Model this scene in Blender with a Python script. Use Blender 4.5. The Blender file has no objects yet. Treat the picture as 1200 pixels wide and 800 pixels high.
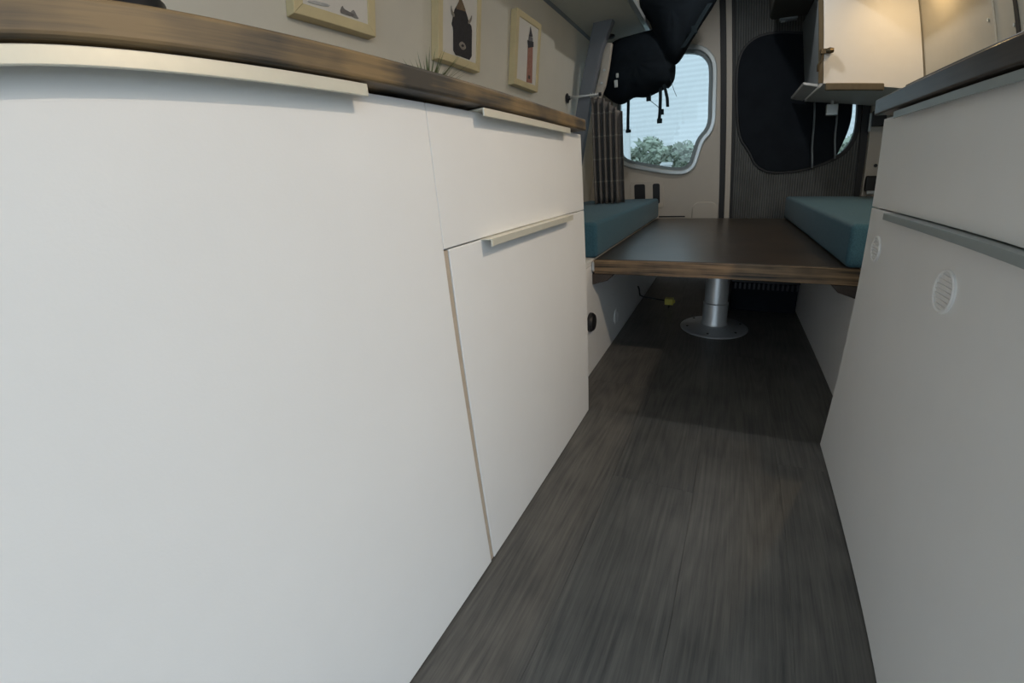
import bpy, bmesh, math, random
from mathutils import Vector, Matrix
random.seed(4)
SC = bpy.context.scene
COL = SC.collection

# ---------------------------------------------------------------- camera, world, exposure
EYE = Vector((0.0, 0.0, 0.6866))
RIGHT = Vector((0.88323928, 0.46091109, -0.08630955))
DOWN = Vector((0.09887326, -0.36297226, -0.92653938))
FWD = Vector((-0.45838025, 0.80982227, -0.36616314))
cd = bpy.data.cameras.new('camera'); cam = bpy.data.objects.new('camera', cd); COL.objects.link(cam)
cam.matrix_world = Matrix(((RIGHT.x, -DOWN.x, -FWD.x, EYE.x), (RIGHT.y, -DOWN.y, -FWD.y, EYE.y),
                           (RIGHT.z, -DOWN.z, -FWD.z, EYE.z), (0, 0, 0, 1)))
cd.type = 'PANO'                      # wide action-camera lens with barrel distortion
cd.sensor_fit = 'HORIZONTAL'; cd.sensor_width = 36.0; cd.sensor_height = 24.0
cy = cd
cy.panorama_type = 'FISHEYE_LENS_POLYNOMIAL'
cy.fisheye_fov = math.radians(178)
cy.fisheye_polynomial_k0 = 0.0
cy.fisheye_polynomial_k1 = -6.95653095e-02
cy.fisheye_polynomial_k2 = -3.79025244e-04
cy.fisheye_polynomial_k3 = 1.08304835e-04
cy.fisheye_polynomial_k4 = -2.61833211e-06
cd.clip_start = 0.01; cd.clip_end = 200
SC.camera = cam

world = bpy.data.worlds.new('sky'); SC.world = world; world.use_nodes = True
bg = world.node_tree.nodes['Background']
bg.inputs[0].default_value = (0.74, 0.88, 1.0, 1); bg.inputs[1].default_value = 1.8
SC.view_settings.view_transform = 'Standard'; SC.view_settings.look = 'None'
SC.view_settings.gamma = 1.0; SC.view_settings.use_curve_mapping = False
SC.view_settings.exposure = 0.0
SC.cycles.use_denoising = True
LAMPS = ((0.68, 0.55, 1.515, 9.2, (1.0, 0.81, 0.62)), (0.69, 2.14, 1.515, 1.2, (1.0, 0.66, 0.30)), (0.08, 2.20, 1.76, 3.3, (1.0, 0.98, 0.95)))   # x, y, z, watts, colour; the last is added to brighten the rear

# ---------------------------------------------------------------- pixel -> direction (1200x800 frame)
F0, K1, K2 = 472.864474, -0.166990336, 0.0274555347
def ray(u, v):
    dx, dy = u - 600.0, v - 400.0; r = math.hypot(dx, dy) + 1e-9
    x = r / F0; t = x * (1 + K1 * x * x + K2 * x ** 4); s = math.sin(t) / r
    return RIGHT * (dx * s) + DOWN * (dy * s) + FWD * math.cos(t)
def at(u, v, x=None, y=None, z=None):
    d = ray(u, v)
    t = x / d.x if x is not None else y / d.y if y is not None else (z - EYE.z) / d.z
    return EYE + d * t
def wall_x(z): return 0.835 - 0.15 * (z - 1.109)         # both side walls lean in towards the roof
def on_wall(u, v, off=0.0):
    d = ray(u, v); t = (wall_x(EYE.z) - off) / (-d.x + 0.15 * d.z)
    return EYE + d * t

# ---------------------------------------------------------------- materials
MATS = {}
def mat(name, col, rough=0.5, metal=0.0, noise=0.0, nscale=20.0, bump=0.0, bscale=200.0, stretch=(1, 1, 1),
        coat=0.0, spec=0.5, col2=None, sheen=0.0, rand=0.0):
    if name in MATS: return MATS[name]
    m = bpy.data.materials.new(name); m.use_nodes = True; nt = m.node_tree; N = nt.nodes; L = nt.links
    b = N['Principled BSDF']
    b.inputs['Base Color'].default_value = (*col, 1); b.inputs['Roughness'].default_value = rough
    b.inputs['Metallic'].default_value = metal; b.inputs['Coat Weight'].default_value = coat
    b.inputs['Coat Roughness'].default_value = 0.2
    b.inputs['Specular IOR Level'].default_value = spec; b.inputs['Sheen Weight'].default_value = sheen
    if noise or bump or col2 or rand:
        tc = N.new('ShaderNodeTexCoord'); mp = N.new('ShaderNodeMapping')
        mp.inputs['Scale'].default_value = stretch; L.new(tc.outputs['Object'], mp.inputs['Vector'])
        oi = N.new('ShaderNodeObjectInfo')
        if noise or col2:
            add = N.new('ShaderNodeVectorMath'); add.operation = 'ADD'
            ml = N.new('ShaderNodeVectorMath'); ml.operation = 'SCALE'; ml.inputs[0].default_value = (7.1, 3.3, 9.7)
            L.new(oi.outputs['Random'], ml.inputs['Scale']); L.new(mp.outputs[0], add.inputs[0]); L.new(ml.outputs[0], add.inputs[1])
            n = N.new('ShaderNodeTexNoise'); n.inputs['Scale'].default_value = nscale; n.inputs['Detail'].default_value = 6
            n.inputs['Roughness'].default_value = 0.65
            L.new(add.outputs[0], n.inputs['Vector'])
            r = N.new('ShaderNodeValToRGB'); c2 = col2 or tuple(c * (1 - noise) for c in col)
            r.color_ramp.elements[0].position = 0.3; r.color_ramp.elements[1].position = 0.7
            r.color_ramp.elements[0].color = (*c2, 1); r.color_ramp.elements[1].color = (*col, 1)
            L.new(n.outputs['Fac'], r.inputs[0]); out = r.outputs[0]
            if rand:
                hs = N.new('ShaderNodeHueSaturation'); mr = N.new('ShaderNodeMapRange')
                mr.inputs['To Min'].default_value = 1 - rand; mr.inputs['To Max'].default_value = 1 + rand
                L.new(oi.outputs['Random'], mr.inputs['Value']); L.new(mr.outputs[0], hs.inputs['Value'])
                L.new(out, hs.inputs['Color']); out = hs.outputs[0]
            L.new(out, b.inputs['Base Color'])
        if bump:
            n2 = N.new('ShaderNodeTexNoise'); n2.inputs['Scale'].default_value = bscale; n2.inputs['Detail'].default_value = 3
            L.new(mp.outputs[0], n2.inputs['Vector'])
            bp = N.new('ShaderNodeBump'); bp.inputs['Strength'].default_value = bump; bp.inputs['Distance'].default_value = 0.002
            L.new(n2.outputs['Fac'], bp.inputs['Height']); L.new(bp.outputs[0], b.inputs['Normal'])
    MATS[name] = m; return m

def wood_mat(name, dark, light, rough, axis=1, scale=1.0, coat=0.0, rand=0.0, rings=7.0, gn=0.45, spec=0.5, fig=0.2, blotch=0.7):
    """stained wood with fine grain and cathedral figure running along one axis"""
    if name in MATS: return MATS[name]
    m = bpy.data.materials.new(name); m.use_nodes = True; nt = m.node_tree; N = nt.nodes; L = nt.links
    b = N['Principled BSDF']; b.inputs['Roughness'].default_value = rough; b.inputs['Coat Weight'].default_value = coat
    b.inputs['Coat Roughness'].default_value = 0.22; b.inputs['Specular IOR Level'].default_value = spec
    tc = N.new('ShaderNodeTexCoord'); oi = N.new('ShaderNodeObjectInfo')
    ml = N.new('ShaderNodeVectorMath'); ml.operation = 'SCALE'; ml.inputs[0].default_value = (13.1, 17.3, 5.7)
    L.new(oi.outputs['Random'], ml.inputs['Scale'])
    add = N.new('ShaderNodeVectorMath'); add.operation = 'ADD'
    L.new(tc.outputs['Object'], add.inputs[0]); L.new(ml.outputs[0], add.inputs[1])
    s1 = [1.0, 1.0, 1.0]; s1[axis] = 0.09
    s2 = [1.0, 1.0, 1.0]; s2[axis] = 0.03
    def mapped(s, k):
        mp = N.new('ShaderNodeMapping'); mp.inputs['Scale'].default_value = [c * k for c in s]
        L.new(add.outputs[0], mp.inputs['Vector']); return mp.outputs[0]
    n1 = N.new('ShaderNodeTexNoise'); n1.inputs['Scale'].default_value = 6.0 * scale; n1.inputs['Detail'].default_value = 2
    L.new(mapped(s1, 1.0), n1.inputs['Vector'])
    mm = N.new('ShaderNodeMath'); mm.operation = 'MULTIPLY'; mm.inputs[1].default_value = rings
    L.new(n1.outputs['Fac'], mm.inputs[0])
    fr = N.new('ShaderNodeMath'); fr.operation = 'PINGPONG'; fr.inputs[1].default_value = 0.5; L.new(mm.outputs[0], fr.inputs[0])
    n2 = N.new('ShaderNodeTexNoise'); n2.inputs['Scale'].default_value = 160.0 * scale; n2.inputs['Detail'].default_value = 4
    n2.inputs['Roughness'].default_value = 0.7; L.new(mapped(s2, 1.0), n2.inputs['Vector'])
    n3 = N.new('ShaderNodeTexNoise'); n3.inputs['Scale'].default_value = 8.0; n3.inputs['Detail'].default_value = 3
    L.new(add.outputs[0], n3.inputs['Vector'])
    a = N.new('ShaderNodeMath'); a.operation = 'MULTIPLY_ADD'; a.inputs[1].default_value = fig
    L.new(fr.outputs[0], a.inputs[0])
    g = N.new('ShaderNodeMath'); g.operation = 'MULTIPLY_ADD'; g.inputs[1].default_value = gn
    L.new(n2.outputs['Fac'], g.inputs[0])
    h = N.new('ShaderNodeMath'); h.operation = 'MULTIPLY_ADD'; h.inputs[1].default_value = blotch; h.inputs[2].default_value = 0.47 - 0.5 * blotch - 0.5 * gn - 0.25 * fig
    L.new(n3.outputs['Fac'], h.inputs[0]); L.new(h.outputs[0], g.inputs[2]); L.new(g.outputs[0], a.inputs[2])
    r = N.new('ShaderNodeValToRGB'); r.color_ramp.elements[0].position = 0.2; r.color_ramp.elements[1].position = 0.75
    r.color_ramp.elements[0].color = (*dark, 1); r.color_ramp.elements[1].color = (*light, 1)
    L.new(a.outputs[0], r.inputs[0]); out = r.outputs[0]
    if rand:
        hs = N.new('ShaderNodeHueSaturation'); mr = N.new('ShaderNodeMapRange')
        mr.inputs['To Min'].default_value = 1 - rand; mr.inputs['To Max'].default_value = 1 + rand
        L.new(oi.outputs['Random'], mr.inputs['Value']); L.new(mr.outputs[0], hs.inputs['Value'])
        L.new(out, hs.inputs['Color']); out = hs.outputs[0]
    L.new(out, b.inputs['Base Color'])
    bp = N.new('ShaderNodeBump'); bp.inputs['Strength'].default_value = 0.15; bp.inputs['Distance'].default_value = 0.001
    L.new(n2.outputs['Fac'], bp.inputs['Height']); L.new(bp.outputs[0], b.inputs['Normal'])
    MATS[name] = m; return m

def glass_mat(name, tint):
    m = bpy.data.materials.new(name); m.use_nodes = True; nt = m.node_tree; N = nt.nodes; L = nt.links
    N.remove(N['Principled BSDF'])
    t = N.new('ShaderNodeBsdfTransparent'); t.inputs[0].default_value = (*tint, 1)
    g = N.new('ShaderNodeBsdfGlossy'); g.inputs['Roughness'].default_value = 0.03
    f = N.new('ShaderNodeFresnel'); f.inputs[0].default_value = 1.45
    x = N.new('ShaderNodeMixShader'); L.new(f.outputs[0], x.inputs[0]); L.new(t.outputs[0], x.inputs[1]); L.new(g.outputs[0], x.inputs[2])
    L.new(x.outputs[0], N['Material Output'].inputs[0]); MATS[name] = m; return m
def emit_mat(name, col, s):
    m = bpy.data.materials.new(name); m.use_nodes = True; b = m.node_tree.nodes['Principled BSDF']
    b.inputs['Emission Color'].default_value = (*col, 1); b.inputs['Emission Strength'].default_value = s; MATS[name] = m; return m
def wave_mat(name, c1, c2, scale, axis, rough, bump, dist, mot=0.5):
    """parallel ribs / boards too fine to build singly"""
    m = bpy.data.materials.new(name); m.use_nodes = True; nt = m.node_tree; N = nt.nodes; L = nt.links
    b = N['Principled BSDF']; b.inputs['Roughness'].default_value = rough; b.inputs['Specular IOR Level'].default_value = 0.2
    tc = N.new('ShaderNodeTexCoord'); w = N.new('ShaderNodeTexWave'); w.bands_direction = axis
    w.inputs['Scale'].default_value = scale; w.inputs['Distortion'].default_value = dist; w.inputs['Detail'].default_value = 2
    L.new(tc.outputs['Object'], w.inputs['Vector'])
    r = N.new('ShaderNodeValToRGB'); r.color_ramp.elements[0].color = (*c1, 1); r.color_ramp.elements[1].color = (*c2, 1)
    L.new(w.outputs['Fac'], r.inputs[0])
    n = N.new('ShaderNodeTexNoise'); n.inputs['Scale'].default_value = 9; n.inputs['Detail'].default_value = 5
    L.new(tc.outputs['Object'], n.inputs['Vector'])
    mx = N.new('ShaderNodeMix'); mx.data_type = 'RGBA'; mx.blend_type = 'MULTIPLY'; mx.inputs[0].default_value = mot
    L.new(r.outputs[0], mx.inputs[6]); L.new(n.outputs['Fac'], mx.inputs[7]); L.new(mx.outputs[2], b.inputs['Base Color'])
    bp = N.new('ShaderNodeBump'); bp.inputs['Strength'].default_value = bump; bp.inputs['Distance'].default_value = 0.004
    L.new(w.outputs['Fac'], bp.inputs['Height']); L.new(bp.outputs[0], b.inputs['Normal']); MATS[name] = m; return m

white = mat('white_laminate', (0.80, 0.80, 0.79), 0.45, noise=0.03, nscale=6, bump=0.05, bscale=350)
carcass = mat('carcass_white', (0.72, 0.72, 0.70), 0.5, noise=0.04)
beige_edge = mat('beige_edge_band', (0.50, 0.42, 0.33), 0.6, noise=0.15, nscale=30)
pull = mat('cream_pull', (0.70, 0.68, 0.58), 0.35, metal=0.25, noise=0.05, nscale=60)
pull_shaded = mat('shaded_pull', (0.36, 0.40, 0.40), 0.4, metal=0.3, noise=0.05, nscale=60)  # right-hand pulls: the cream bar with its shade put into the colour
top_wood = wood_mat('stained_worktop', (0.042, 0.038, 0.033), (0.215, 0.145, 0.070), 0.5, 1, 0.9, 0.0, blotch=2.2, gn=1.0)
top_shaded = wood_mat('shaded_worktop', (0.022, 0.018, 0.016), (0.09, 0.07, 0.055), 0.35, 1, 0.9, 0.2)  # same stain as the left worktop, darkened to carry the right side's shade
table_wood = wood_mat('dark_table', (0.012, 0.009, 0.007), (0.048, 0.034, 0.022), 0.34, 0, 0.8, 0.2, gn=0.55)
edge_wood = wood_mat('table_edge', (0.018, 0.013, 0.008), (0.26, 0.165, 0.085), 0.5, 0, 0.5, gn=1.9)
plank_mat = wood_mat('floor_laminate', (0.046, 0.047, 0.047), (0.145, 0.138, 0.126), 0.40, 1, 1.3, 0.0, rand=0.05, rings=18, gn=0.75, fig=0.3, blotch=0.5, spec=0.4)
cushion_mat = mat('blue_fabric', (0.050, 0.135, 0.185), 0.9, noise=0.45, nscale=220, bump=0.6, bscale=500, sheen=0.1, spec=0.2)
wall_paint = mat('cream_wall', (0.66, 0.63, 0.55), 0.6, noise=0.05, nscale=8, bump=0.05)
ceil_paint = mat('ceiling_panel', (0.60, 0.61, 0.56), 0.6, noise=0.06, nscale=6)
grey_trim = mat('grey_trim', (0.20, 0.23, 0.25), 0.6, noise=0.1)
rib_grey = mat('slate_cover', (0.16, 0.18, 0.21), 0.7, noise=0.1, nscale=10)
van_beige = mat('van_beige', (0.52, 0.48, 0.42), 0.5, noise=0.05, nscale=8)
seal = mat('rubber_seal', (0.015, 0.017, 0.02), 0.6, noise=0.1)
silver = mat('silver_trim', (0.62, 0.68, 0.70), 0.3, metal=0.5, noise=0.04)
gasket = mat('grey_gasket', (0.20, 0.25, 0.27), 0.35, noise=0.05)
black_pad = mat('black_cover', (0.012, 0.016, 0.022), 0.85, spec=0.15, noise=0.3, nscale=8, bump=0.3, bscale=60)
bag_black = mat('black_nylon', (0.010, 0.015, 0.021), 0.9, spec=0.12, noise=0.4, nscale=10, bump=0.4, bscale=120)
strap_mat = mat('dark_webbing', (0.010, 0.018, 0.024), 0.8, spec=0.15, noise=0.3, nscale=200)
ribbed = wave_mat('ribbed_grey', (0.09, 0.10, 0.105), (0.19, 0.195, 0.19), 22.0, 'X', 0.8, 0.7, 0.4)
steel = mat('brushed_steel', (0.66, 0.69, 0.71), 0.42, metal=0.75, noise=0.08, nscale=120, stretch=(1, 1, 0.05))
dark_metal = mat('dark_metal', (0.06, 0.06, 0.065), 0.4, metal=0.8, noise=0.1)
dark_wood = wood_mat('dark_cleat', (0.02, 0.016, 0.014), (0.07, 0.05, 0.04), 0.6, 1)
curtain_mat = None
frame_wood = mat('pale_pine', (0.66, 0.56, 0.33), 0.55, noise=0.12, nscale=15, stretch=(1, 1, 1))
paper = mat('print_paper', (0.70, 0.67, 0.62), 0.7, noise=0.04)
yellow = mat('yellow_plastic', (0.62, 0.55, 0.10), 0.4, noise=0.1)
black_plastic = mat('black_plastic', (0.015, 0.015, 0.017), 0.4, noise=0.1)
leaf_mat = mat('grass_blade', (0.20, 0.24, 0.11), 0.6, noise=0.4, nscale=30)
brass = mat('aged_brass', (0.12, 0.095, 0.06), 0.4, metal=0.8, noise=0.2, nscale=60)
ply_edge = mat('plywood_edge', (0.125, 0.10, 0.058), 0.6, noise=0.3, nscale=40, stretch=(1, 1, 0.2))
bushes = mat('shrub_leaf', (0.46, 0.53, 0.42), 0.6, noise=0.5, nscale=4)
siding = wave_mat('white_siding', (0.80, 0.81, 0.81), (0.90, 0.90, 0.90), 3.6, 'Z', 0.6, 0.1, 0.0, 0.0)
asphalt = mat('driveway', (0.30, 0.30, 0.29), 0.9, noise=0.3, nscale=3)
post_white = mat('white_paint', (0.85, 0.85, 0.85), 0.5, noise=0.05)
tinted = glass_mat('tinted_glass', (0.82, 0.88, 0.89))

# ---------------------------------------------------------------- object helpers
WL = {}
def tag(o, label=None, cat=None, group=None, kind=None):
    if label: o['label'] = label
    if cat: o['category'] = cat
    if group: o['group'] = group
    if kind: o['kind'] = kind
    return o
def thing(name, loc, label, cat, group=None, kind=None):
    o = bpy.data.objects.new(name, None); COL.objects.link(o); o.empty_display_size = 0.05
    o.location = loc; WL[o] = Vector(loc); return tag(o, label, cat, group, kind)
def mk(name, verts, faces, m, parent=None, smooth=False, bevel=0.0, seg=2, subsurf=0):
    vs = [Vector(v) for v in verts]
    lo = Vector([min(v[i] for v in vs) for i in range(3)]); hi = Vector([max(v[i] for v in vs) for i in range(3)])
    c = (lo + hi) / 2
    if parent is None: c.z = lo.z
    me = bpy.data.meshes.new(name); me.from_pydata([v - c for v in vs], [], faces)
    bm = bmesh.new(); bm.from_mesh(me); bmesh.ops.recalc_face_normals(bm, faces=bm.faces[:]); bm.to_mesh(me); bm.free()
    if smooth:
        for p in me.polygons: p.use_smooth = True
    me.materials.append(m)
    o = bpy.data.objects.new(name, me); COL.objects.link(o); WL[o] = c
    if parent is not None: o.parent = parent; o.location = c - WL[parent]
    else: o.location = c
    if bevel:
        b = o.modifiers.new('bevel', 'BEVEL'); b.width = bevel; b.segments = seg; b.limit_method = 'ANGLE'
    if subsurf:
        s = o.modifiers.new('sub', 'SUBSURF'); s.levels = subsurf; s.render_levels = subsurf
    return o
BF = [(0, 1, 2, 3), (4, 7, 6, 5), (0, 4, 5, 1), (1, 5, 6, 2), (2, 6, 7, 3), (3, 7, 4, 0)]
def boxv(x0, x1, y0, y1, z0, z1):
    return [(x0, y0, z0), (x1, y0, z0), (x1, y1, z0), (x0, y1, z0), (x0, y0, z1), (x1, y0, z1), (x1, y1, z1), (x0, y1, z1)]
def box(name, x0, x1, y0, y1, z0, z1, m, parent=None, bevel=0.0015, seg=2):
    return mk(name, boxv(x0, x1, y0, y1, z0, z1), BF, m, parent, bevel=bevel, seg=seg)
def join(parts):
    V, Fc = [], []
    for v, f in parts:
        k = len(V); V += list(v); Fc += [tuple(i + k for i in q) for q in f]
    return V, Fc
def tube(pts, r, n=10):
    pts = [Vector(p) for p in pts]; V, Fc = [], []
    rs = r if isinstance(r, (list, tuple)) else [r] * len(pts)
    for i, p in enumerate(pts):
        t = (pts[min(i + 1, len(pts) - 1)] - pts[max(i - 1, 0)]).normalized()
        a = t.orthogonal().normalized() if i == 0 else (a - t * a.dot(t)).normalized()
        b = t.cross(a)
        V += [p + (a * math.cos(2 * math.pi * k / n) + b * math.sin(2 * math.pi * k / n)) * rs[i] for k in range(n)]
    for i in range(len(pts) - 1):
        for k in range(n):
            Fc.append((i * n + k, i * n + (k + 1) % n, (i + 1) * n + (k + 1) % n, (i + 1) * n + k))
    Fc.append(tuple(range(n))[::-1]); Fc.append(tuple(range((len(pts) - 1) * n, len(pts) * n)))
    return V, Fc
def lathe(c, prof, n=40, axis='Z'):
    V, Fc = [], []
    for r, h in prof:
        for k in range(n):
            a = 2 * math.pi * k / n; p = (r * math.cos(a), r * math.sin(a), h)
            if axis == 'X': p = (h, r * math.cos(a), r * math.sin(a))
            V.append(Vector(c) + Vector(p))
    for i in range(len(prof) - 1):
        for k in range(n):
            Fc.append((i * n + k, i * n + (k + 1) % n, (i + 1) * n + (k + 1) % n, (i + 1) * n + k))
    Fc.append(tuple(range(n))); Fc.append(tuple(range((len(prof) - 1) * n, len(prof) * n)))
    return V, Fc
def slab(outline, d):
    """prism: outline of 3D points pushed along vector d"""
    n = len(outline); V = [Vector(p) for p in outline] + [Vector(p) + Vector(d) for p in outline]
    return V, [tuple(range(n))[::-1], tuple(range(n, 2 * n))] + [(i, (i + 1) % n, n + (i + 1) % n, n + i) for i in range(n)]
def offset_loop(loop, d):
    """outward offset of a closed (x, z) loop"""
    n = len(loop); area = sum(loop[i][0] * loop[(i + 1) % n][1] - loop[(i + 1) % n][0] * loop[i][1] for i in range(n))
    sg = 1 if area > 0 else -1; out = []
    for i in range(n):
        a, b, c = Vector(loop[i - 1]), Vector(loop[i]), Vector(loop[(i + 1) % n])
        e1 = (b - a).normalized(); e2 = (c - b).normalized()
        nn = (Vector((e1.y, -e1.x)) + Vector((e2.y, -e2.x))).normalized() * sg
        out.append(tuple(b + nn * d / max(0.6, nn.dot(Vector((e1.y, -e1.x)) * sg))))
    return out
def smooth_loop(loop, it=2):
    for _ in range(it):
        out = []
        for i in range(len(loop)):
            a, b = Vector(loop[i]), Vector(loop[(i + 1) % len(loop)])
            out += [tuple(a * .75 + b * .25), tuple(a * .25 + b * .75)]
        loop = out
    return loop
def ring(name, inner, outer, y0, y1, m, parent, bevel=0.002):
    n = len(inner); V = [(p[0], y, p[1]) for y in (y0, y1) for lp in (inner, outer) for p in lp]; Fc = []
    for i in range(n):
        j = (i + 1) % n
        Fc += [(i, j, n + j, n + i), (2 * n + i, 3 * n + i, 3 * n + j, 2 * n + j), (i, 2 * n + i, 2 * n + j, j), (n + i, n + j, 3 * n + j, 3 * n + i)]
    return mk(name, V, Fc, m, parent, bevel=bevel)
def holed_panel(name, outer, hole, y0, y1, m, parent):
    """flat door skin (x, z outline) with a window opening, given thickness"""
    bm = bmesh.new(); ed = []
    for lp in (outer, hole):
        vs = [bm.verts.new((p[0], y0, p[1])) for p in lp]
        ed += [bm.edges.new((vs[i], vs[(i + 1) % len(vs)])) for i in range(len(vs))]
    bmesh.ops.triangle_fill(bm, use_beauty=True, edges=ed)
    r = bmesh.ops.extrude_face_region(bm, geom=bm.faces[:])
    for g in r['geom']:
        if isinstance(g, bmesh.types.BMVert): g.co.y = y1
    bm.verts.index_update()
    V = [v.co.copy() for v in bm.verts]; Fc = [tuple(v.index for v in f.verts) for f in bm.faces]; bm.free()
    return mk(name, V, Fc, m, parent)

# ---------------------------------------------------------------- the setting
YB, YF = 3.02, -1.25            # rear doors, open cab end
floor = mk('floor', boxv(-1.0, 1.0, YF, 3.1, -0.06, -0.013), BF, mat('subfloor', (0.06, 0.06, 0.06), 0.8, noise=0.1))
tag(floor, 'dark grey wood laminate floor running between the cabinets', 'floor', kind='structure')
PWD, PLN = 0.192, 1.285
plank_me = None
for i in range(10):
    x0 = -0.96 + i * PWD
    st = (0.0, 0.62, 0.27, 0.93, 0.45)[i % 5]
    for j in range(-1, 5):
        y0 = YF + (j - 1) * PLN + st + 0.3; y1 = y0 + PLN
        a, b = max(y0, YF), min(y1, 3.05)
        if b - a < 0.05: continue
        box('plank', x0 + .0001, x0 + PWD - .0001, a + .0001, b - .0001, -0.013, 0.0, plank_mat, floor, 0.0004, 1)

def lean_wall(name, s, y0, y1, z1, label):
    p = [(s * wall_x(z), y0, z) for z in (-0.06, z1)] + [(s * (wall_x(z) + .04), y0, z) for z in (z1, -0.06)]
    V, Fc = slab(p, (0, y1 - y0, 0))
    return tag(mk(name, V, Fc, wall_paint), label, 'wall', kind='structure')
wl = lean_wall('wall_left', -1, YF, 2.98, 1.79, 'cream side wall above the left worktop, hung with small frames')
wr = lean_wall('wall_right', 1, 0.20, 2.98, 1.79, 'cream side wall above the dark right worktop')
def wall_strip(name, u, w, z0, z1, th, m):
    y = on_wall_r(u, 20).y; O = Vector((-th, 0, 0))
    return mk(name, *slab([Vector((wall_x(z) - .0005, yy, z)) for yy, z in ((y - w, z0), (y + w, z0), (y + w, z1), (y - w, z1))], O), m, wr)
def on_wall_r(u, v):
    d = ray(u, v); return EYE + d * (wall_x(EYE.z) / (d.x + 0.15 * d.z))
wall_strip('batten', 1165, .010, 0.83, 1.51, .006, wall_paint)
wall_strip('gap_strip', 1193, .010, 0.83, 1.51, .004, seal)
for u, v in ((1159, 23), (1189.5, 29)):
    p = on_wall_r(u, v); mk('screw', *tube([p, p - Vector((.004, 0, 0))], .006, 10), silver, wr)
ceil = box('ceiling', -0.80, 0.80, YF, 3.06, 1.76, 1.80, ceil_paint, None, 0.004)
tag(ceil, 'pale ceiling of the van with lowered side panels', 'ceiling', kind='structure')
box('side_panel', -0.792, -0.452, YF, 2.83, 1.515, 1.76, ceil_paint, ceil, 0.004)
box('edge_strip', -0.450, -0.425, 2.15, 2.80, 1.508, 1.535, silver, ceil, 0.002)
V, Fc = lathe((-0.655, 2.66, 1.500), [(0.0, 0), (0.024, 0), (0.03, .006), (0.03, .014), (0, .014)], 16); mk('fitting', V, Fc, black_plastic, ceil, True)
box('side_panel', 0.40, 0.792, 0.20, 2.40, 1.515, 1.76, ceil_paint, ceil, 0.004)
t1 = mk('trim_1', *slab([(-0.792, YF, 1.490), (-0.762, YF, 1.515), (-0.785, YF, 1.525), (-0.80, YF, 1.51)], (0, 4.0, 0)), grey_trim)
tag(t1, 'grey trim strip along the top of the cream left wall', 'trim', kind='structure')
# slate cover over the body rib and the beige pillar strip beside it
a = [at(u, v, y=2.40) for u, v in ((696, 22), (718.5, 22), (705, 57), (697.5, 90), (692, 118))] + [Vector((-0.84, 2.40, 0.58)), Vector((-0.925, 2.40, 0.58)), at(678, 112, y=2.40)]
t2 = mk('trim_2', *slab(a, (0.0, 0.05, 0.0)), rib_grey, bevel=0.004)
tag(t2, 'slate grey leaning cover board over the body rib beside the curtain', 'trim', kind='structure')
c = [at(u, v, y=2.47) for u, v in ((708, 50), (717, 50), (713, 80), (709, 100), (702, 118), (694, 118), (702, 90))]
t3 = mk('trim_3', *slab(c, (0, 0.03, 0)), van_beige, bevel=0.003)
tag(t3, 'beige metal pillar strip with two screws between slate board and black backpack', 'trim', kind='structure')
for u, v in ((708, 82), (705, 97)):
    p = at(u, v, y=2.465); V, Fc = tube([p, p + Vector((0, .008, 0))], 0.007, 10); mk('screw', V, Fc, silver, t3)

# ---------------------------------------------------------------- rear doors
def shx(x, z): return x - 0.023 * (z - 0.42)              # doors stand very slightly out of plumb
def dbox(name, x0, x1, z0, z1, y0, y1, m, parent, bevel=0.002):
    V = [(shx(x, z), y, z) for z in (z0, z1) for x, y in ((x0, y0), (x1, y0), (x1, y1), (x0, y1))]
    return mk(name, V, BF, m, parent, bevel=bevel)
def rrect(x0, x1, z0, z1, r, n=5):
    out = []
    for cx, cz, a0 in ((x1 - r, z1 - r, 0), (x0 + r, z1 - r, 90), (x0 + r, z0 + r, 180), (x1 - r, z0 + r, 270)):
        for k in range(n + 1):
            a = math.radians(a0 + 90 * k / n); out.append((cx + r * math.cos(a), cz + r * math.sin(a)))
    return out
def pxloop(px, y): return [(p.x, p.z) for p in (at(u, v, y=y) for u, v in px)]
winL = smooth_loop(pxloop([(745, 63), (790, 63), (818, 62), (829, 72), (831, 84), (830, 120), (829.5, 148), (817, 161), (811.5, 178), (807, 194), (792, 196.5), (760, 191.5), (735, 187), (728, 178), (727, 140), (728, 100), (733, 70)], YB), 2)
winR = smooth_loop(pxloop([(900, 41), (960, 44), (995, 52), (1004, 80), (1004, 140), (998, 165), (982, 183), (940, 197), (905, 200), (888, 193), (881, 176), (868, 158), (866, 110), (867, 75), (876, 54)], YB), 2)
def door_outline(x0, x1, z0, z1): return [(shx(x0, z0), z0), (shx(x1, z0), z0), (shx(x1, z1), z1), (shx(x0, z1), z1)]
d1 = thing('door_1', (-0.4, YB, 0.02), 'beige left rear door with a bright rounded window', 'door', kind='structure')
holed_panel('door_skin', door_outline(-0.86, -0.030, 0.02, 1.76), offset_loop(winL, 0.03), YB, YB + 0.05, van_beige, d1)
ro = [(shx(x, z), YB - .004, z) for x, z in rrect(-0.625, -0.395, 0.47, 0.655, 0.02)]
mk('latch_plate', *slab(ro, (0, .008, 0)), van_beige, d1, bevel=0.002)
for x0, x1 in ((-0.597, -0.521), (-0.468, -0.420)):
    ro = [(shx(x, z), YB - .006, z) for x, z in rrect(x0, x1, 0.50, 0.636, 0.012)]
    mk('slot', *slab(ro, (0, .006, 0)), black_plastic, d1, bevel=0.001)
ro = [(shx(x, z), YB - .010, z) for x, z in rrect(-0.205, -0.035, 0.10, 0.505, 0.05)]
mk('lock_cover', *slab(ro, (0, .014, 0)), van_beige, d1, bevel=0.006)
dbox('joint_line', -0.43, -0.25, 0.405, 0.413, YB - .003, YB + .001, seal, d1, 0)
d2 = thing('door_2', (0.4, YB, 0.02), 'right rear door lined with dark grey ribbed fabric', 'door', kind='structure')
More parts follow.
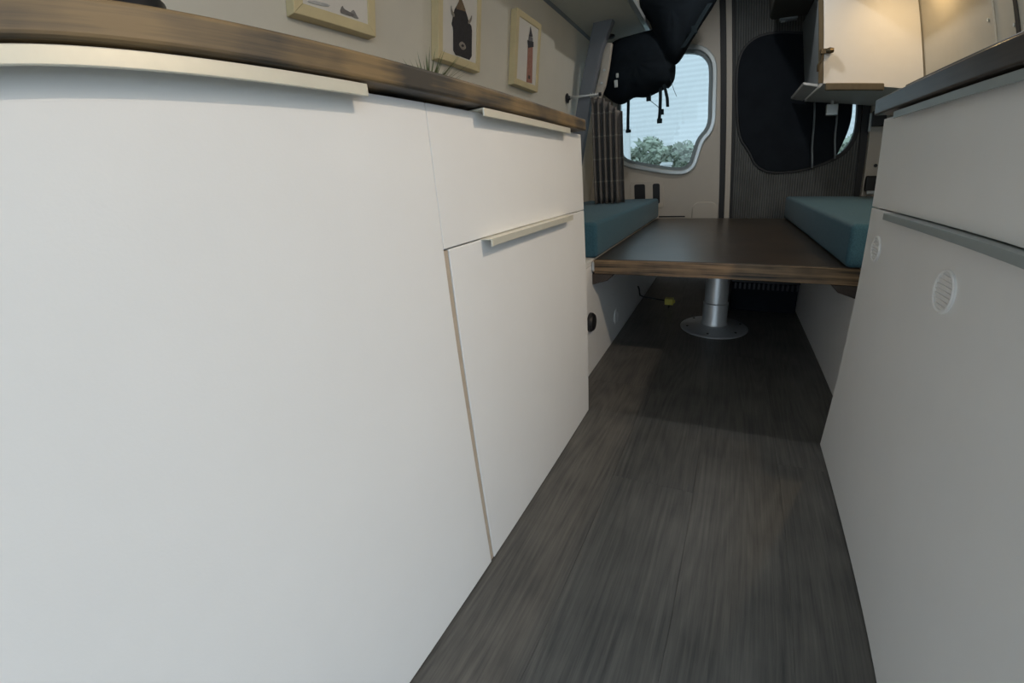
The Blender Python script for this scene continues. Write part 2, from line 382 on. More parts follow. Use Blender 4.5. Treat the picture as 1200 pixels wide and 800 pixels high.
holed_panel('door_skin', door_outline(0.056, 0.775, 0.02, 1.76), offset_loop(winR, 0.018), YB, YB + 0.05, ribbed, d2)
dbox('seal_strip', -0.030, 0.004, 0.02, 1.76, YB - .012, YB + .04, seal, d1)
dbox('edge_strip', 0.004, 0.038, 0.02, 1.76, YB - .004, YB + .04, van_beige, d2)
dbox('seal_strip', 0.038, 0.056, 0.02, 1.76, YB - .014, YB + .04, seal, d2)
dbox('side_seal', 0.757, 0.815, 0.02, 1.76, YB - .012, YB + .04, seal, d2)
w1 = thing('window_1', (-0.38, YB, 0.70), 'rounded tinted window in the beige left rear door', 'window', kind='structure')
ring('gasket', winL, offset_loop(winL, 0.022), YB - .010, YB + .03, gasket, w1)
ring('window_frame', offset_loop(winL, 0.020), offset_loop(winL, 0.050), YB - .022, YB + .01, silver, w1, 0.006)
mk('pane', *slab([(p[0], YB + .014, p[1]) for p in offset_loop(winL, 0.003)], (0, .004, 0)), tinted, w1)
w2 = thing('window_2', (0.4, YB, 0.70), 'rounded window in the ribbed right rear door', 'window', kind='structure')
ring('gasket', winR, offset_loop(winR, 0.024), YB - .010, YB + .03, seal, w2, 0.004)
mk('pane', *slab([(p[0], YB + .018, p[1]) for p in offset_loop(winR, 0.003)], (0, .004, 0)), tinted, w2)
cov = pxloop([(900, 39), (960, 42), (990, 52), (998, 80), (999, 125), (995, 150), (985, 172), (978, 186), (940, 199), (904, 202), (886, 194), (879, 177), (866, 159), (864, 110), (865, 74), (875, 52)], YB)
wc = mk('window_cover', *slab([(p[0], YB - .016, p[1]) for p in smooth_loop(cov, 2)], (0, .022, 0)), black_pad, bevel=0.005)
tag(wc, 'black padded cover fitted into the right rear window', 'window cover')
# rear corner pillar on the right, with its fittings
p3 = thing('trim_4', (0.82, 2.99, 0.02), 'pale rear corner pillar with black fittings behind the right worktop', 'trim', kind='structure')
box('pillar', 0.786, 0.93, 2.975, 3.06, 0.02, 1.76, van_beige, p3, 0.006)
box('chrome_edge', 0.776, 0.786, 2.970, 2.985, 0.90, 1.00, silver, p3, 0.002)
box('hinge_block', 0.786, 0.88, 2.945, 2.975, 0.925, 1.01, black_plastic, p3, 0.006)
V, Fc = tube([(0.838, 2.968, 0.712), (0.838, 2.977, 0.712)], 0.010, 12); mk('hole', V, Fc, black_plastic, p3)
box('latch', 0.792, 0.88, 2.940, 2.975, 0.565, 0.655, black_plastic, p3, 0.01)
box('latch_tongue', 0.800, 0.84, 2.925, 2.945, 0.550, 0.572, silver, p3, 0.004)
rw = box('wall_rear', -1.02, -0.84, 2.985, 3.06, 0.0, 1.76, van_beige); tag(rw, 'beige rear corner of the van behind the striped curtain', 'wall', kind='structure')

# ---------------------------------------------------------------- cabinets
XL, XR = -0.344, 0.307
def pull_handle(y0, y1, xf, ztop, s, m, parent, lip=0.012, out=0.020):
    """edge pull: plate over the front's top edge, folded down in front. s = outward direction along x"""
    x1 = xf + s * out; t = 0.0022
    prof = [(xf - s * .016, ztop), (xf - s * .016, ztop + t), (x1, ztop + t), (x1, ztop + t - lip), (x1 - s * .003, ztop + t - lip), (x1 - s * .003, ztop)]
    return mk('handle', *slab([(p[0], y0, p[1]) for p in prof], (0, y1 - y0, 0)), m, parent, bevel=0.0008)
cA = thing('base_cabinet', (-0.6, 0.142, 0), 'wide white base cabinet with one tall front and cream pull under wooden worktop', 'cabinet')
box('body', -0.84, XL - .0185, -0.158, 0.442, 0, 0.797, carcass, cA)
dA = box('door', XL - .018, XL, -0.157, 0.4432, 0.003, 0.800, white, cA, 0.0012)
pull_handle(-0.044, 0.328, XL, 0.800, 1, pull, dA)
cB = thing('base_cabinet', (-0.6, 0.75, 0), 'white base cabinet with a drawer above a door, ending beside the blue seat', 'cabinet')
box('body', -0.84, XL - .0185, 0.4445, 1.056, 0, 0.797, carcass, cB)
box('filler_strip', XL - .0184, XL - .0015, 0.4440, 0.4535, 0.004, 0.609, beige_edge, cB, 0.0005)
dw = box('drawer', XL - .018, XL, 0.4440, 1.057, 0.6115, 0.800, white, cB, 0.0012)
pull_handle(0.553, 0.925, XL, 0.800, 1, pull, dw)
dB = box('door', XL - .018, XL, 0.4545, 1.057, 0.003, 0.6095, white, cB, 0.0012)
pull_handle(0.540, 0.915, XL, 0.6085, 1, pull, dB)
wtL = box('worktop', -0.878, -0.320, -0.40, 1.028, 0.8043, 0.8312, top_wood, None, 0.004, 3)
tag(wtL, 'brown stained wooden worktop on the left cabinets, below the frames', 'worktop')
cC = thing('base_cabinet', (0.55, 0.67, 0), 'grey-white base cabinet with drawer and round door vents under dark worktop', 'cabinet')
box('body', XR + .0185, 0.84, 0.262, 1.071, 0, 0.785, carcass, cC)
dwr = box('drawer', XR, XR + .018, 0.262, 1.072, 0.612, 0.787, white, cC, 0.0012)
pull_handle(0.40, 0.960, XR, 0.787, -1, pull_shaded, dwr, out=0.018)
dC = box('door', XR, XR + .018, 0.262, 1.072, 0.003, 0.609, white, cC, 0.0012)
pull_handle(0.40, 0.928, XR, 0.608, -1, pull_shaded, dC)
def vent(c, r, parent, s):
    """round push-in vent: rim plus slanted louvres, facing s along x"""
    x, y, z = c
    prof = [(r, 0), (r, s * .003), (r * .93, s * .0045), (r * .84, s * .0035), (r * .82, s * .001)]
    parts = [lathe((x, y, z), prof, 28, 'X')]
    for k in range(-3, 4):
        zz = k * r * .22; h = math.sqrt(max(0, (r * .82) ** 2 - zz * zz)) * .95
        parts.append((boxv(x - .0005 if s > 0 else x - .0032, x + .0032 if s > 0 else x + .0005, y - h, y + h, z + zz - r * .05, z + zz + r * .05), BF))
    return mk('vent', *join(parts), white, parent)
vent((XR, 0.680, 0.527), 0.031, dC, -1); vent((XR, 0.995, 0.533), 0.026, dC, -1)
wtR = box('worktop', 0.283, 0.872, 0.255, 1.056, 0.7925, 0.8225, top_shaded, None, 0.003, 3)
tag(wtR, 'stained worktop on the right cabinet, coloured dark as in shade, below the cream wall', 'worktop')
hob = thing('glass_lid', (0.57, 0.55, 0.8225), 'thin black glass lid lying on the dark right worktop', 'glass lid')
box('glass', 0.300, 0.76, 0.27, 0.95, 0.8265, 0.8325, black_plastic, hob, 0.002)
for x in (0.33, 0.73):
    for y in (0.30, 0.92): box('foot', x - .01, x + .01, y - .01, y + .01, 0.8225, 0.8265, seal, hob, 0.001)

# ---------------------------------------------------------------- benches, cushions, table
ZT = 0.420
bL = thing('bench', (-0.65, 2.0, 0), 'white bench box under the left blue seat cushion', 'bench')
box('front_panel', -0.435, -0.417, 1.09, 2.93, 0, 0.400, white, bL)
box('seat_board', -0.90, -0.417, 1.09, 2.93, 0.402, ZT, carcass, bL)
box('end_panel', -0.88, -0.436, 1.09, 1.108, 0, 0.400, white, bL)
vent((-0.417, 1.69, 0.10), 0.034, bL, 1)
V, Fc = lathe((-0.417, 1.305, 0.205), [(0.034, 0), (0.034, .010), (0.028, .018), (0, .018)], 24, 'X'); mk('socket', V, Fc, black_plastic, bL, bevel=.001)
bR = thing('bench', (0.65, 2.0, 0), 'white bench box under the right blue seat cushion', 'bench')
box('front_panel', 0.393, 0.411, 1.09, 2.93, 0, 0.400, white, bR)
box('seat_board', 0.393, 0.90, 1.09, 2.93, 0.402, ZT, carcass, bR)
box('end_panel', 0.412, 0.88, 1.09, 1.108, 0, 0.400, white, bR)
def cushion(x0, x1, y0, y1, label):
    o = box('seat_cushion', x0, x1, y0, y1, ZT + .001, 0.546, cushion_mat, None, 0.016, 4)
    for p in o.data.polygons: p.use_smooth = True
    return tag(o, label, 'cushion')
cushion(-0.885, -0.402, 1.365, 2.82, 'teal blue foam seat cushion on the left bench beside the curtain')
cushion(0.344, 0.885, 1.345, 2.80, 'teal blue foam seat cushion on the right bench below the black window cover')
tb = thing('pedestal_table', (0.0, 1.93, 0), 'dark stained table board on a steel pedestal, set between the blue cushions', 'table')
box('table_top', -0.409, 0.388, 1.353, 2.78, 0.371, ZT, table_wood, tb, 0.003, 3)
box('edge_banding', -0.409, 0.388, 1.345, 1.3525, 0.371, ZT - .001, edge_wood, tb, 0.002)
V, Fc = lathe((-0.004, 1.93, 0), [(0.0, .001), (0.152, .001), (0.153, .006), (0.145, .011), (0.09, .017), (0.060, .024), (0.056, .034), (0.056, .125), (0.0515, .129), (0.0515, .362), (0, .362)], 48)
ped = mk('pedestal', V, Fc, steel, tb, bevel=0.0008)
for p in ped.data.polygons: p.use_smooth = True
mk('top_flange', *lathe((-0.004, 1.93, 0.352), [(0, 0), (0.085, 0), (0.095, .006), (0.095, .0185), (0, .0185)], 32), dark_metal, tb)
for k in range(6):
    a = math.radians(20 + 60 * k); x, y = -0.004 + .125 * math.cos(a), 1.93 + .125 * math.sin(a)
    mk('screw', *lathe((x, y, 0.0135), [(0, -.003), (0.006, -.003), (0.005, .002), (0, .0025)], 10), dark_metal, tb)
for s, x in ((-1, -0.417), (1, 0.393)):
    pr = [(x, 1.348, 0.330), (x, 1.348, 0.370), (x - s * .075, 1.348, 0.370), (x - s * .055, 1.348, 0.347)]
    nm = 'cleat'
    o = mk(nm, *slab(pr, (0, 1.45, 0)), dark_wood, bL if s < 0 else bR, bevel=0.002)
mk('latch', *tube([(-0.411, 1.343, 0.382), (-0.411, 1.343, 0.413)], 0.005, 10), steel, tb)

# storage box under the table
sb = thing('storage_crate', (0.22, 2.4, 0), 'black ribbed storage crate on the floor under the table, beside the pedestal', 'crate')
box('body', 0.066, 0.384, 2.235, 2.62, 0, 0.150, black_pad, sb, 0.008)
box('rim', 0.060, 0.388, 2.229, 2.626, 0.150, 0.166, black_plastic, sb, 0.004)
for k in range(14):
    x = 0.080 + k * .0225; box('rib', x, x + .010, 2.227, 2.236, 0.118, 0.150, dark_metal, sb, 0.001)
# cable with yellow plug
cb = thing('power_cable', (-0.33, 2.2, 0), 'black cable with a yellow plug sticking out of the left bench', 'cable')
pl = Vector((-0.246, 2.20, 0.034))
mk('wire', *tube([(-0.4115, 2.17, 0.118), (-0.406, 2.175, 0.10), (-0.402, 2.18, 0.065), (-0.385, 2.187, 0.055), (-0.33, 2.195, 0.046), (-0.262, 2.20, 0.036)], 0.0042, 8), black_plastic, cb, True)
mk('plug', *join([(boxv(-0.268, -0.222, 2.18, 2.22, 0.018, 0.052), BF), (boxv(-0.223, -0.214, 2.19, 2.21, 0.026, 0.044), BF)]), yellow, cb, bevel=0.004)
for y in (2.187, 2.208): mk('prong', *tube([(-0.245, y, 0.0005), (-0.245, y, 0.02)], 0.003, 8), black_plastic, cb)

# ---------------------------------------------------------------- overhead cabinet on the right
oc = thing('overhead_cabinet', (0.6, 2.7, 1.03), 'white overhead cabinet with wooden pull above the right bench', 'cabinet')
q = [at(964.5, 98, y=2.40), at(1083, 105.5, y=2.40)]; q[1].x = min(q[1].x, wall_x(q[1].z) - .004)
zl, zr = q[0].z, q[1].z; xl_, xr_ = q[0].x, q[1].x
mk('end_panel', *slab([(xl_, 2.40, zl), (xr_, 2.40, zr), (wall_x(1.512) - .004, 2.40, 1.512), (xl_ - .02, 2.40, 1.512)], (0, .018, 0)), white, oc, bevel=0.001)
mk('side_edge', *slab([(xl_ - .020, 2.402, zl + .004), (xl_ - .001, 2.402, zl + .004), (xl_ - .022, 2.402, 1.512), (xl_ - .040, 2.402, 1.512)], (0, .016, 0)), ply_edge, oc)
mk('bottom_panel', *slab([(xl_ + .004, 2.419, zl), (xr_, 2.419, zr), (xr_ - .003, 2.419, zr + .018), (xl_ + .004, 2.419, zl + .018)], (0, .54, 0)), carcass, oc)
mk('front_door', *slab([(xl_ + .004, 2.43, zl + .02), (xl_ + .022, 2.43, zl + .02), (xl_ - .01, 2.43, 1.50), (xl_ - .028, 2.43, 1.50)], (0, .53, 0)), grey_trim, oc)
mk('open_lip', *slab([(xl_ - .002, 2.52, zl + .005), (xl_ - .066, 2.52, zl + .020), (xl_ - .070, 2.52, zl + .032), (xl_ - .002, 2.52, zl + .019)], (0, .45, 0)), carcass, oc, bevel=0.002)
pq = [at(967, 97.5, y=2.385), at(1036, 97.5, y=2.385), at(1036, 106, y=2.385), at(967, 106, y=2.385)]
mk('handle', *slab([(p.x, 2.382, p.z) for p in pq], (0, .02, 0)), ply_edge, oc, bevel=0.004)
lp = at(968, 60, y=2.385)
mk('latch', *join([lathe((lp.x + .014, 2.382, lp.z), [(0, -.016), (.010, -.016), (.014, 0), (.010, .016), (0, .016)], 14, 'X'),
                   (boxv(lp.x - .022, lp.x + .010, 2.378, 2.398, lp.z - .010, lp.z + .010), BF),
                   tube([(lp.x - .012, 2.385, lp.z - .01), (lp.x - .018, 2.385, lp.z - .035), (lp.x - .03, 2.387, lp.z - .06), (lp.x - .028, 2.39, lp.z - .085)], .006, 8)]), brass, oc)
se = box('sensor', 0.525, 0.585, 2.86, 2.89, 0.985, 1.046, silver, None, 0.004); tag(se, 'small pale square sensor hanging under the overhead cabinet', 'sensor')
mk('mount', *tube([(0.555, 2.875, 1.045), (0.555, 2.875, 1.0655)], .008, 8), silver, se)
for k, (u, v0, v1) in enumerate(((952, 124, 197), (978.5, 124, 186))):
    p0, p1 = at(u + 2, v0, y=2.95), at(u - 1, v1, y=2.95)
    pts = [p0.lerp(p1, i / 6) + Vector((.003 * math.sin(i * 1.3), 0, 0)) for i in range(7)]; pts[0].z = 1.07
    o = mk('hanging_cord', *tube(pts, 0.0055, 8), grey_trim, None, True)
    tag(o, ('grey cord hanging over the middle of the black window cover', 'thin grey cord hanging beside the bright edge of the black window cover')[k], 'cord', 'cords below the overhead cabinet')
# rear right ceiling panel, its shade put into the dark olive colour
dn = box('shaded_roof_panel', 0.205, 0.398, 2.45, 2.83, 1.50, 1.76, mat('shaded_ceiling', (0.035, 0.038, 0.032), 0.85, noise=0.3, nscale=12, bump=0.4, bscale=60), None, 0.02, 4)
tag(dn, 'lowered right ceiling panel coloured dark as in shade, beside the overhead cabinet', 'panel')
box('buckle', 0.262, 0.285, 2.815, 2.838, 1.485, 1.500, silver, dn, 0.002)
box('strap', 0.255, 0.345, 2.80, 2.838, 1.488, 1.505, grey_trim, dn, 0.002)

# ---------------------------------------------------------------- lamps at the right wall, and an added fill lamp mid-ceiling (out of the top of the frame)
lens_mat = emit_mat('lamp_lens', (1.0, 0.78, 0.48), 12)
for (lx, ly, lz, lw, lc), lab in zip(LAMPS, ('round warm puck light under the right ceiling panel, above the dark worktop', 'round warm puck light under the right ceiling panel, beside the overhead cabinet', 'unseen round fill light added in the middle of the ceiling to brighten the rear')):
    lm = thing('puck_light', (lx, ly, lz), lab, 'lamp', 'puck lights')
    mk('housing', *lathe((lx, ly, lz - .018), [(0, .0175), (.042, .0175), (.042, .004), (.036, 0), (.034, .003), (0, .003)], 32), silver, lm)
    mk('lens', *lathe((lx, ly, lz - .0195), [(0, 0), (.033, 0), (.033, .004), (0, .004)], 32), lens_mat, lm)
    ld = bpy.data.lights.new('bulb', 'AREA'); ld.shape = 'DISK'; ld.size = 0.05; ld.energy = lw; ld.color = lc
    lo = bpy.data.objects.new('bulb', ld); COL.objects.link(lo); lo.parent = lm; lo.location = (0, 0, -0.024)

# ---------------------------------------------------------------- framed prints on the left wall
def wp(y, z, off): return Vector((-(wall_x(z)) + off, y, z))
UPW = Vector((0.15, 0, 1)).normalized()
def picture(y0, y1, z0, z1, label):
    k = 0.968; y0, y1, z0, z1 = y0 * k, y1 * k, EYE.z + (z0 - EYE.z) * k, EYE.z + (z1 - EYE.z) * k   # measured at the moulding's face, not at the wall
    t = thing('picture_frame', wp((y0 + y1) / 2, z0, 0), label, 'picture', 'framed prints on the left wall')
    b, dp = 0.024, 0.028; O = Vector((dp, 0, 0))
    o = [wp(y0, z0, 0.001), wp(y1, z0, 0.001), wp(y1, z1, 0.001), wp(y0, z1, 0.001)]
    n = [wp(y0 + b, z0 + b, 0.001), wp(y1 - b, z0 + b, 0.001), wp(y1 - b, z1 - b, 0.001), wp(y0 + b, z1 - b, 0.001)]
    for i in range(4):
        j = (i + 1) % 4; mk('moulding', *slab([o[i], o[j], n[j], n[i]], O), frame_wood, t, bevel=0.0015)
    pr = mk('print', *slab([v + Vector((.021, 0, 0)) for v in n], (0.003, 0, 0)), paper, t)
    return t, pr
def ink(name, px, col, parent, off=0.0255, sm=1):
    m = mat('ink_%02d%02d%02d' % tuple(int(c * 99) for c in col), col, 0.8, noise=0.35, nscale=90)
    pts = [on_wall(u, v, off) for u, v in px]
    lp = smooth_loop([(p.y, p.z) for p in pts], sm) if sm else [(p.y, p.z) for p in pts]
    return mk(name, *slab([wp(a, b, off) for a, b in lp], (0.0012, 0, 0)), m, parent)
f1, pr = picture(0.655, 0.902, 1.110, 1.335, 'pale pine frame with a sketch of small birds above the brown worktop')
ink('bird', [(398, 15), (401, 6), (403, 11), (409, 14), (416, 18), (412, 20), (403, 17)], (0.22, 0.21, 0.20), pr)
ink('bird', [(409, 17), (413, 12), (415, 12.5), (418, 19), (421, 23), (414, 21)], (0.32, 0.31, 0.30), pr)
ink('wash', [(362, 0), (388, 6), (384, 9), (360, 3)], (0.55, 0.55, 0.54), pr)
f2, pr = picture(1.172, 1.424, 1.108, 1.42, 'pale pine frame with a bison head print')
dk = (0.035, 0.032, 0.035)
ink('bison_head', [(540, 1), (545.7, 13.5), (549.5, 27), (553, 31.5), (552.6, 50), (552.5, 71), (542, 67), (531, 63.5), (531, 45), (531, 33), (529, 28.5), (530, 24), (532, 12), (536, 6)], dk, pr)
ink('forelock', [(539.5, -4), (544, 8), (546, 14), (540, 12), (533.5, 10.5), (537, 4)], (0.22, 0.15, 0.09), pr, 0.0268)
ink('horn', [(528.6, 5), (529.6, 12), (533, 18), (531.5, 21), (528.4, 15)], (0.30, 0.27, 0.23), pr, 0.0268)
ink('horn', [(553, 17), (552.6, 24), (549.5, 29), (548, 26), (551, 22)], (0.30, 0.27, 0.23), pr, 0.0268)
ink('muzzle', [(537.5, 51), (541, 48), (545, 52), (546, 57), (542, 59), (539, 55)], (0.33, 0.29, 0.25), pr, 0.0268)
ink('nostrils', [(540, 53), (542, 51.5), (544, 54), (542, 55.5)], dk, pr, 0.0278)
f3, pr = picture(1.697, 1.945, 1.112, 1.402, 'pale pine frame with a lighthouse print, beside the slate board')
ink('tower', [(616.8, 96), (623.3, 97.5), (624.2, 55), (618.6, 54)], (0.42, 0.20, 0.15), pr, sm=0)
ink('gallery', [(618.2, 47), (625, 49), (625, 55), (619, 56)], (0.05, 0.05, 0.06), pr, 0.0268, 0)
ink('lantern', [(619.8, 43), (624, 44), (624.2, 49), (619.6, 48.5)], (0.20, 0.19, 0.20), pr, 0.0268, 0)
ink('cupola', [(621.6, 31), (622.6, 36), (624, 43), (619.8, 42.5), (621, 36)], (0.09, 0.09, 0.10), pr, 0.0268, 0)
ink('tower_door', [(619, 88), (621, 88.5), (621, 92.5), (619, 92)], (0.10, 0.07, 0.06), pr, 0.0268, 0)

# small things on the left worktop
gp = thing('grass_plant', (-0.60, 0.79, 0.8312), 'small spiky grass plant in a low pot on the left worktop', 'plant')
mk('pot', *lathe((-0.60, 0.79, 0.8314), [(0, 0), (.034, 0), (.042, .06), (.044, .06), (.040, .052), (0, .052)], 24), mat('clay_pot', (0.35, 0.30, 0.26), 0.7, noise=0.1), gp)
for k in range(80):
    a = random.uniform(0, 6.283); sp = random.uniform(0.1, 1.0); hh = random.uniform(0.06, 0.112) * (1.05 - 0.22 * sp)
    d = Vector((math.cos(a), math.sin(a), 0)); b0 = Vector((-0.60, 0.79, 0.880)) + d * .012
    sd = Vector((-d.y, d.x, 0)) * .0022
    p1 = b0 + d * (.035 * sp) + Vector((0, 0, hh * .6)); p2 = b0 + d * (.10 * sp) + Vector((0, 0, hh))
    up = d * .0012
    mk('blade', [b0 - sd, b0 + sd, b0 + up, p1 - sd * .8, p1 + sd * .8, p1 + up, p2],
       [(0, 1, 4, 3), (1, 2, 5, 4), (2, 0, 3, 5), (3, 4, 6), (4, 5, 6), (5, 3, 6), (0, 2, 1)], leaf_mat, gp)
mg = thing('mug', (-0.60, 0.235, 0.8312), 'small black mug standing on the left worktop', 'mug')
mk('body', *lathe((-0.60, 0.235, 0.8314), [(0, 0), (.036, 0), (.039, .01), (.039, .118), (.037, .121), (.034, .118), (.034, .012), (0, .01)], 28), black_plastic, mg, True)
mk('handle', *tube([(-0.60, 0.272, 0.93), (-0.60, 0.294, 0.925), (-0.60, 0.300, 0.895), (-0.60, 0.290, 0.868), (-0.60, 0.272, 0.862)], .005, 8), black_plastic, mg, True)

# ---------------------------------------------------------------- curtain and rod
rd = thing('curtain_rod', (-0.83, 2.335, 1.139), 'dark metal curtain rod on the left wall beside the slate board', 'curtain rod')
fx = -wall_x(1.139)
mk('flange', *lathe((fx + .001, 2.335, 1.139), [(0, 0), (.026, 0), (.026, .006), (.012, .012), (.010, .02), (0, .02)], 24, 'X'), dark_metal, rd)
mk('rod', *tube([(fx + .01, 2.335, 1.139), (-0.74, 2.345, 1.139), (-0.650, 2.365, 1.139)], .0065, 10), steel, rd, True)
mk('end_cap', *tube([(-0.654, 2.364, 1.139), (-0.642, 2.366, 1.139)], .010, 10), dark_metal, rd)
def make_curtain_mat():
    m = bpy.data.materials.new('striped_curtain'); m.use_nodes = True; N = m.node_tree.nodes; L = m.node_tree.links
    b = N['Principled BSDF']; b.inputs['Roughness'].default_value = 0.9; b.inputs['Specular IOR Level'].default_value = 0.1
    tc = N.new('ShaderNodeTexCoord'); sx = N.new('ShaderNodeSeparateXYZ'); L.new(tc.outputs['Object'], sx.inputs[0])
    w = N.new('ShaderNodeMath'); w.operation = 'PINGPONG'; w.inputs[1].default_value = 0.062; L.new(sx.outputs[2], w.inputs[0])
    g = N.new('ShaderNodeMath'); g.operation = 'LESS_THAN'; g.inputs[1].default_value = 0.004; L.new(w.outputs[0], g.inputs[0])
    n = N.new('ShaderNodeTexNoise'); n.inputs['Scale'].default_value = 90; L.new(tc.outputs['Object'], n.inputs['Vector'])
    r = N.new('ShaderNodeValToRGB'); r.color_ramp.elements[0].color = (0.11, 0.105, 0.10, 1); r.color_ramp.elements[1].color = (0.17, 0.155, 0.145, 1)
    L.new(n.outputs['Fac'], r.inputs[0])
    mx = N.new('ShaderNodeMix'); mx.data_type = 'RGBA'; L.new(g.outputs[0], mx.inputs[0]); L.new(r.outputs[0], mx.inputs[6])
    mx.inputs[7].default_value = (0.22, 0.205, 0.19, 1); L.new(mx.outputs[2], b.inputs['Base Color']); return m
V, Fc = [], []; NU, NV = 90, 14
for i in range(NU + 1):
    s = i / NU; bx, by = -0.712 + .163 * s, 2.385 + .02 * s
    zt = 1.127 - .085 * max(0.0, (s - .35) / .65) ** 1.2
    for j in range(NV + 1):
        t = j / NV; z = 0.549 + t * (zt - 0.549)
        w_ = s * 33 + .4 * math.sin(t * 3); amp = 1 - .25 * t
        V.append((bx + .012 * amp * math.sin(w_), by + .024 * amp * math.cos(w_), z))
for i in range(NU):
    for j in range(NV): k = i * (NV + 1) + j; Fc.append((k, k + 1, k + NV + 2, k + NV + 1))
cu = mk('curtain', V, Fc, make_curtain_mat(), None, True); so = cu.modifiers.new('thick', 'SOLIDIFY'); so.thickness = 0.003
tag(cu, 'grey-brown pleated curtain hanging beside the left rear window', 'curtain')
for k in range(4):
    s = (k + .5) / 4; a = Vector((-0.705 + .050 * s, 2.355 + .009 * s, 1.138))
    mk('ring', *tube([a + Vector((0, .011 * math.cos(x), .011 * math.sin(x))) for x in [2 * math.pi * i / 12 for i in range(13)]], .0018, 6), steel, rd)

# ---------------------------------------------------------------- backpack hanging at the rear
bp_ = thing('backpack', (-0.4, 2.6, 1.14), 'black hiking backpack with dangling straps hanging in front of the left rear window', 'backpack')
def blob(name, px, y, depth, cpx, m, parent):
    lp = smooth_loop(offset_loop(pxloop(px, y), 0.012), 1); c = at(*cpx, y=y); cx, cz = c.x, c.z; n = len(lp); V, Fc = [], []
    lv = [(1.0, 0), (.97, .28), (.86, .58), (.66, .82), (.38, .95)]
    rings = [(s, -h) for s, h in reversed(lv)] + [(s, h) for s, h in lv[1:]]
    V.append((cx, y - depth, cz))
    for s, h in rings:
        for i, (px_, pz) in enumerate(lp):
            k = 1 + .04 * math.sin(i * 1.9 + s * 7)
            V.append((cx + (px_ - cx) * s, y + h * depth * k, cz + (pz - cz) * s))
    V.append((cx, y + depth, cz))
    for i in range(n): Fc.append((0, 1 + i, 1 + (i + 1) % n))
    for r in range(len(rings) - 1):
        for i in range(n):
            a = 1 + r * n; j = (i + 1) % n; Fc.append((a + i, a + n + i, a + n + j, a + j))
    e = 1 + (len(rings) - 1) * n
    for i in range(n): Fc.append((len(V) - 1, e + (i + 1) % n, e + i))
    return mk(name, V, Fc, m, parent, True, subsurf=1)
blob('main_body', [(714, 52), (742, 44), (770, 36), (794, 38), (793, 60), (789, 72), (790, 85), (787, 98), (772, 105), (756, 113), (741, 110), (727, 123), (712, 112), (701, 103), (710, 82)], 2.62, 0.12, (750, 78), bag_black, bp_)
blob('top_compartment', [(738, -28), (742, 2), (752, 14), (765, 24), (768, 42), (778, 72), (792, 76), (803, 56), (818, 30), (838, 0), (848, -22)], 2.60, 0.13, (790, 18), bag_black, bp_)
def strap(px, w, y, name='strap', par=None):
    pts = [at(u, v, y=y) for u, v in px]; V, Fc = [], []
    for p in pts: V += [p + Vector((-w, -.0015, 0)), p + Vector((w, -.0015, 0)), p + Vector((w, .0015, 0)), p + Vector((-w, .0015, 0))]
    for i in range(len(pts) - 1):
        a = 4 * i
        for k in range(4): Fc.append((a + k, a + (k + 1) % 4, a + 4 + (k + 1) % 4, a + 4 + k))
    Fc += [(3, 2, 1, 0), tuple(len(V) - 4 + k for k in range(4))]
    return mk(name, V, Fc, strap_mat, par or bp_)
def pxbox(name, u0, v0, u1, v1, y, m, par):
    a, b = at(u0, v0, y=y), at(u1, v1, y=y); return box(name, min(a.x, b.x), max(a.x, b.x), y - .006, y + .006, min(a.z, b.z), max(a.z, b.z), m, par, 0.002)
s1 = strap([(737, 105), (736.5, 120), (736, 140), (736, 153)], 0.0085, 2.60); pxbox('buckle', 733.5, 152, 739.5, 155, 2.60, strap_mat, s1)
s2 = strap([(774, 98), (774, 115), (773.5, 130), (772.5, 142)], 0.009, 2.58); pxbox('buckle', 770, 139, 776, 144, 2.58, strap_mat, s2)
pxbox('slider', 773, 128, 778, 134, 2.58, strap_mat, s2)
strap([(777, 97), (780, 106), (782, 115), (782.5, 125)], 0.0085, 2.57)
s3 = strap([(762, 105), (762, 118)], 0.005, 2.59); pxbox('buckle', 757.5, 113, 763, 118, 2.59, strap_mat, s3)
mk('cord', *tube([at(u, v, y=2.585) for u, v in ((761, 117), (765, 120), (769, 123), (773, 127))], .0018, 6), strap_mat, bp_)
mk('cord', *tube([at(u, v, y=2.57) for u, v in ((786, 97), (788, 100), (790, 106), (793, 113))], .0015, 6), strap_mat, bp_)
lpz = [at(u, v, y=2.57) for u, v in ((780, 101), (783, 103), (786, 100), (787, 96), (785, 93))]
mk('loop', *tube(lpz, .004, 8), strap_mat, bp_, True)
strap([(832, 4), (822, 20), (812, 38), (800, 56)], 0.012, 2.49, 'shoulder_strap')
pxbox('strap_end', 810, 31, 817, 39, 2.50, strap_mat, bp_)
for u0, v0, u1, v1 in ((720, 94, 724, 102), (722, 86, 725, 91)): pxbox('reflector', u0, v0, u1, v1, 2.50, silver, bp_)
top = at(790, -24, y=2.60)
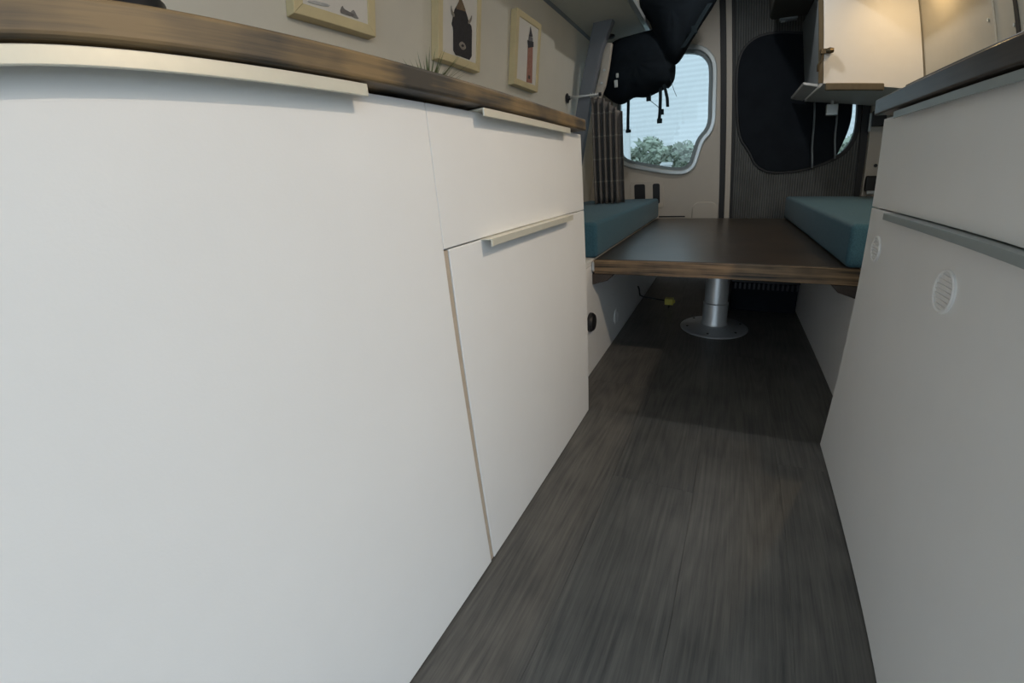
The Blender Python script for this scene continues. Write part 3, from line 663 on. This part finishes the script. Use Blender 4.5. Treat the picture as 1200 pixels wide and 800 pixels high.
mk('hanging_hook', *tube([(top.x, 2.6, 1.58), (top.x, 2.6, 1.70), (top.x, 2.6, 1.762)], .008, 8), dark_metal, bp_)

# ---------------------------------------------------------------- outside, behind the rear windows
gr = mk('ground', boxv(-14, 14, -12, 16, -0.75, -0.65), BF, asphalt); tag(gr, 'grey driveway outside behind the rear doors', 'ground', kind='structure')
hs = box('house', -6, 6, 8.5, 9.0, -0.65, 4.2, siding, None); tag(hs, 'white sided house wall seen through the left rear window', 'house')
hd = thing('hedge', (-0.7, 5.6, -0.65), 'low leafy green hedge in front of the white house outside', 'hedge')
V, Fc = [], []
for k in range(5200):
    x = random.uniform(-2.1, 1.4); y = random.uniform(5.35, 5.85)
    zt = 1.06 + .05 * math.sin(x * 5.1) + .05 * math.sin(x * 13 + 1)
    c = Vector((x, y, zt - abs(random.gauss(0, .30)))); e1 = Vector((random.uniform(-1, 1), random.uniform(-1, 1), random.uniform(-1, 1))).normalized()
    e2 = e1.orthogonal().normalized(); q_ = random.uniform(.030, .060); k0 = len(V)
    V += [c - e1 * q_, c + e2 * q_ * .5, c + e1 * q_, c - e2 * q_ * .5]; Fc.append((k0, k0 + 1, k0 + 2, k0 + 3))
fo = mk('foliage', V, Fc, bushes, hd); fo['kind'] = 'stuff'
for x in (-1.8, -1.2, -0.6, 0.0, 0.6, 1.2):
    mk('stem', *tube([(x, 5.6, -0.65), (x + .03, 5.6, 0.0), (x - .02, 5.62, .6)], [.03, .025, .012], 8), dark_wood, hd)
for px, py, top_, w, lab in ((735, 5.0, 1.22, .035, 'tall white fence post outside the left rear window'), (782, 5.0, 0.80, .045, 'short white fence post in front of the hedge outside')):
    p = at(px, 175, y=py)
    o = box('fence_post', p.x - w, p.x + w, py - w, py + w, -0.65, top_, post_white, None, 0.006)
    mk('cap', *slab([(p.x - w * 1.25, py - w * 1.25, top_), (p.x + w * 1.25, py - w * 1.25, top_), (p.x + w * 1.25, py + w * 1.25, top_), (p.x - w * 1.25, py + w * 1.25, top_)], (0, 0, .03)), post_white, o)
    tag(o, lab, 'post')
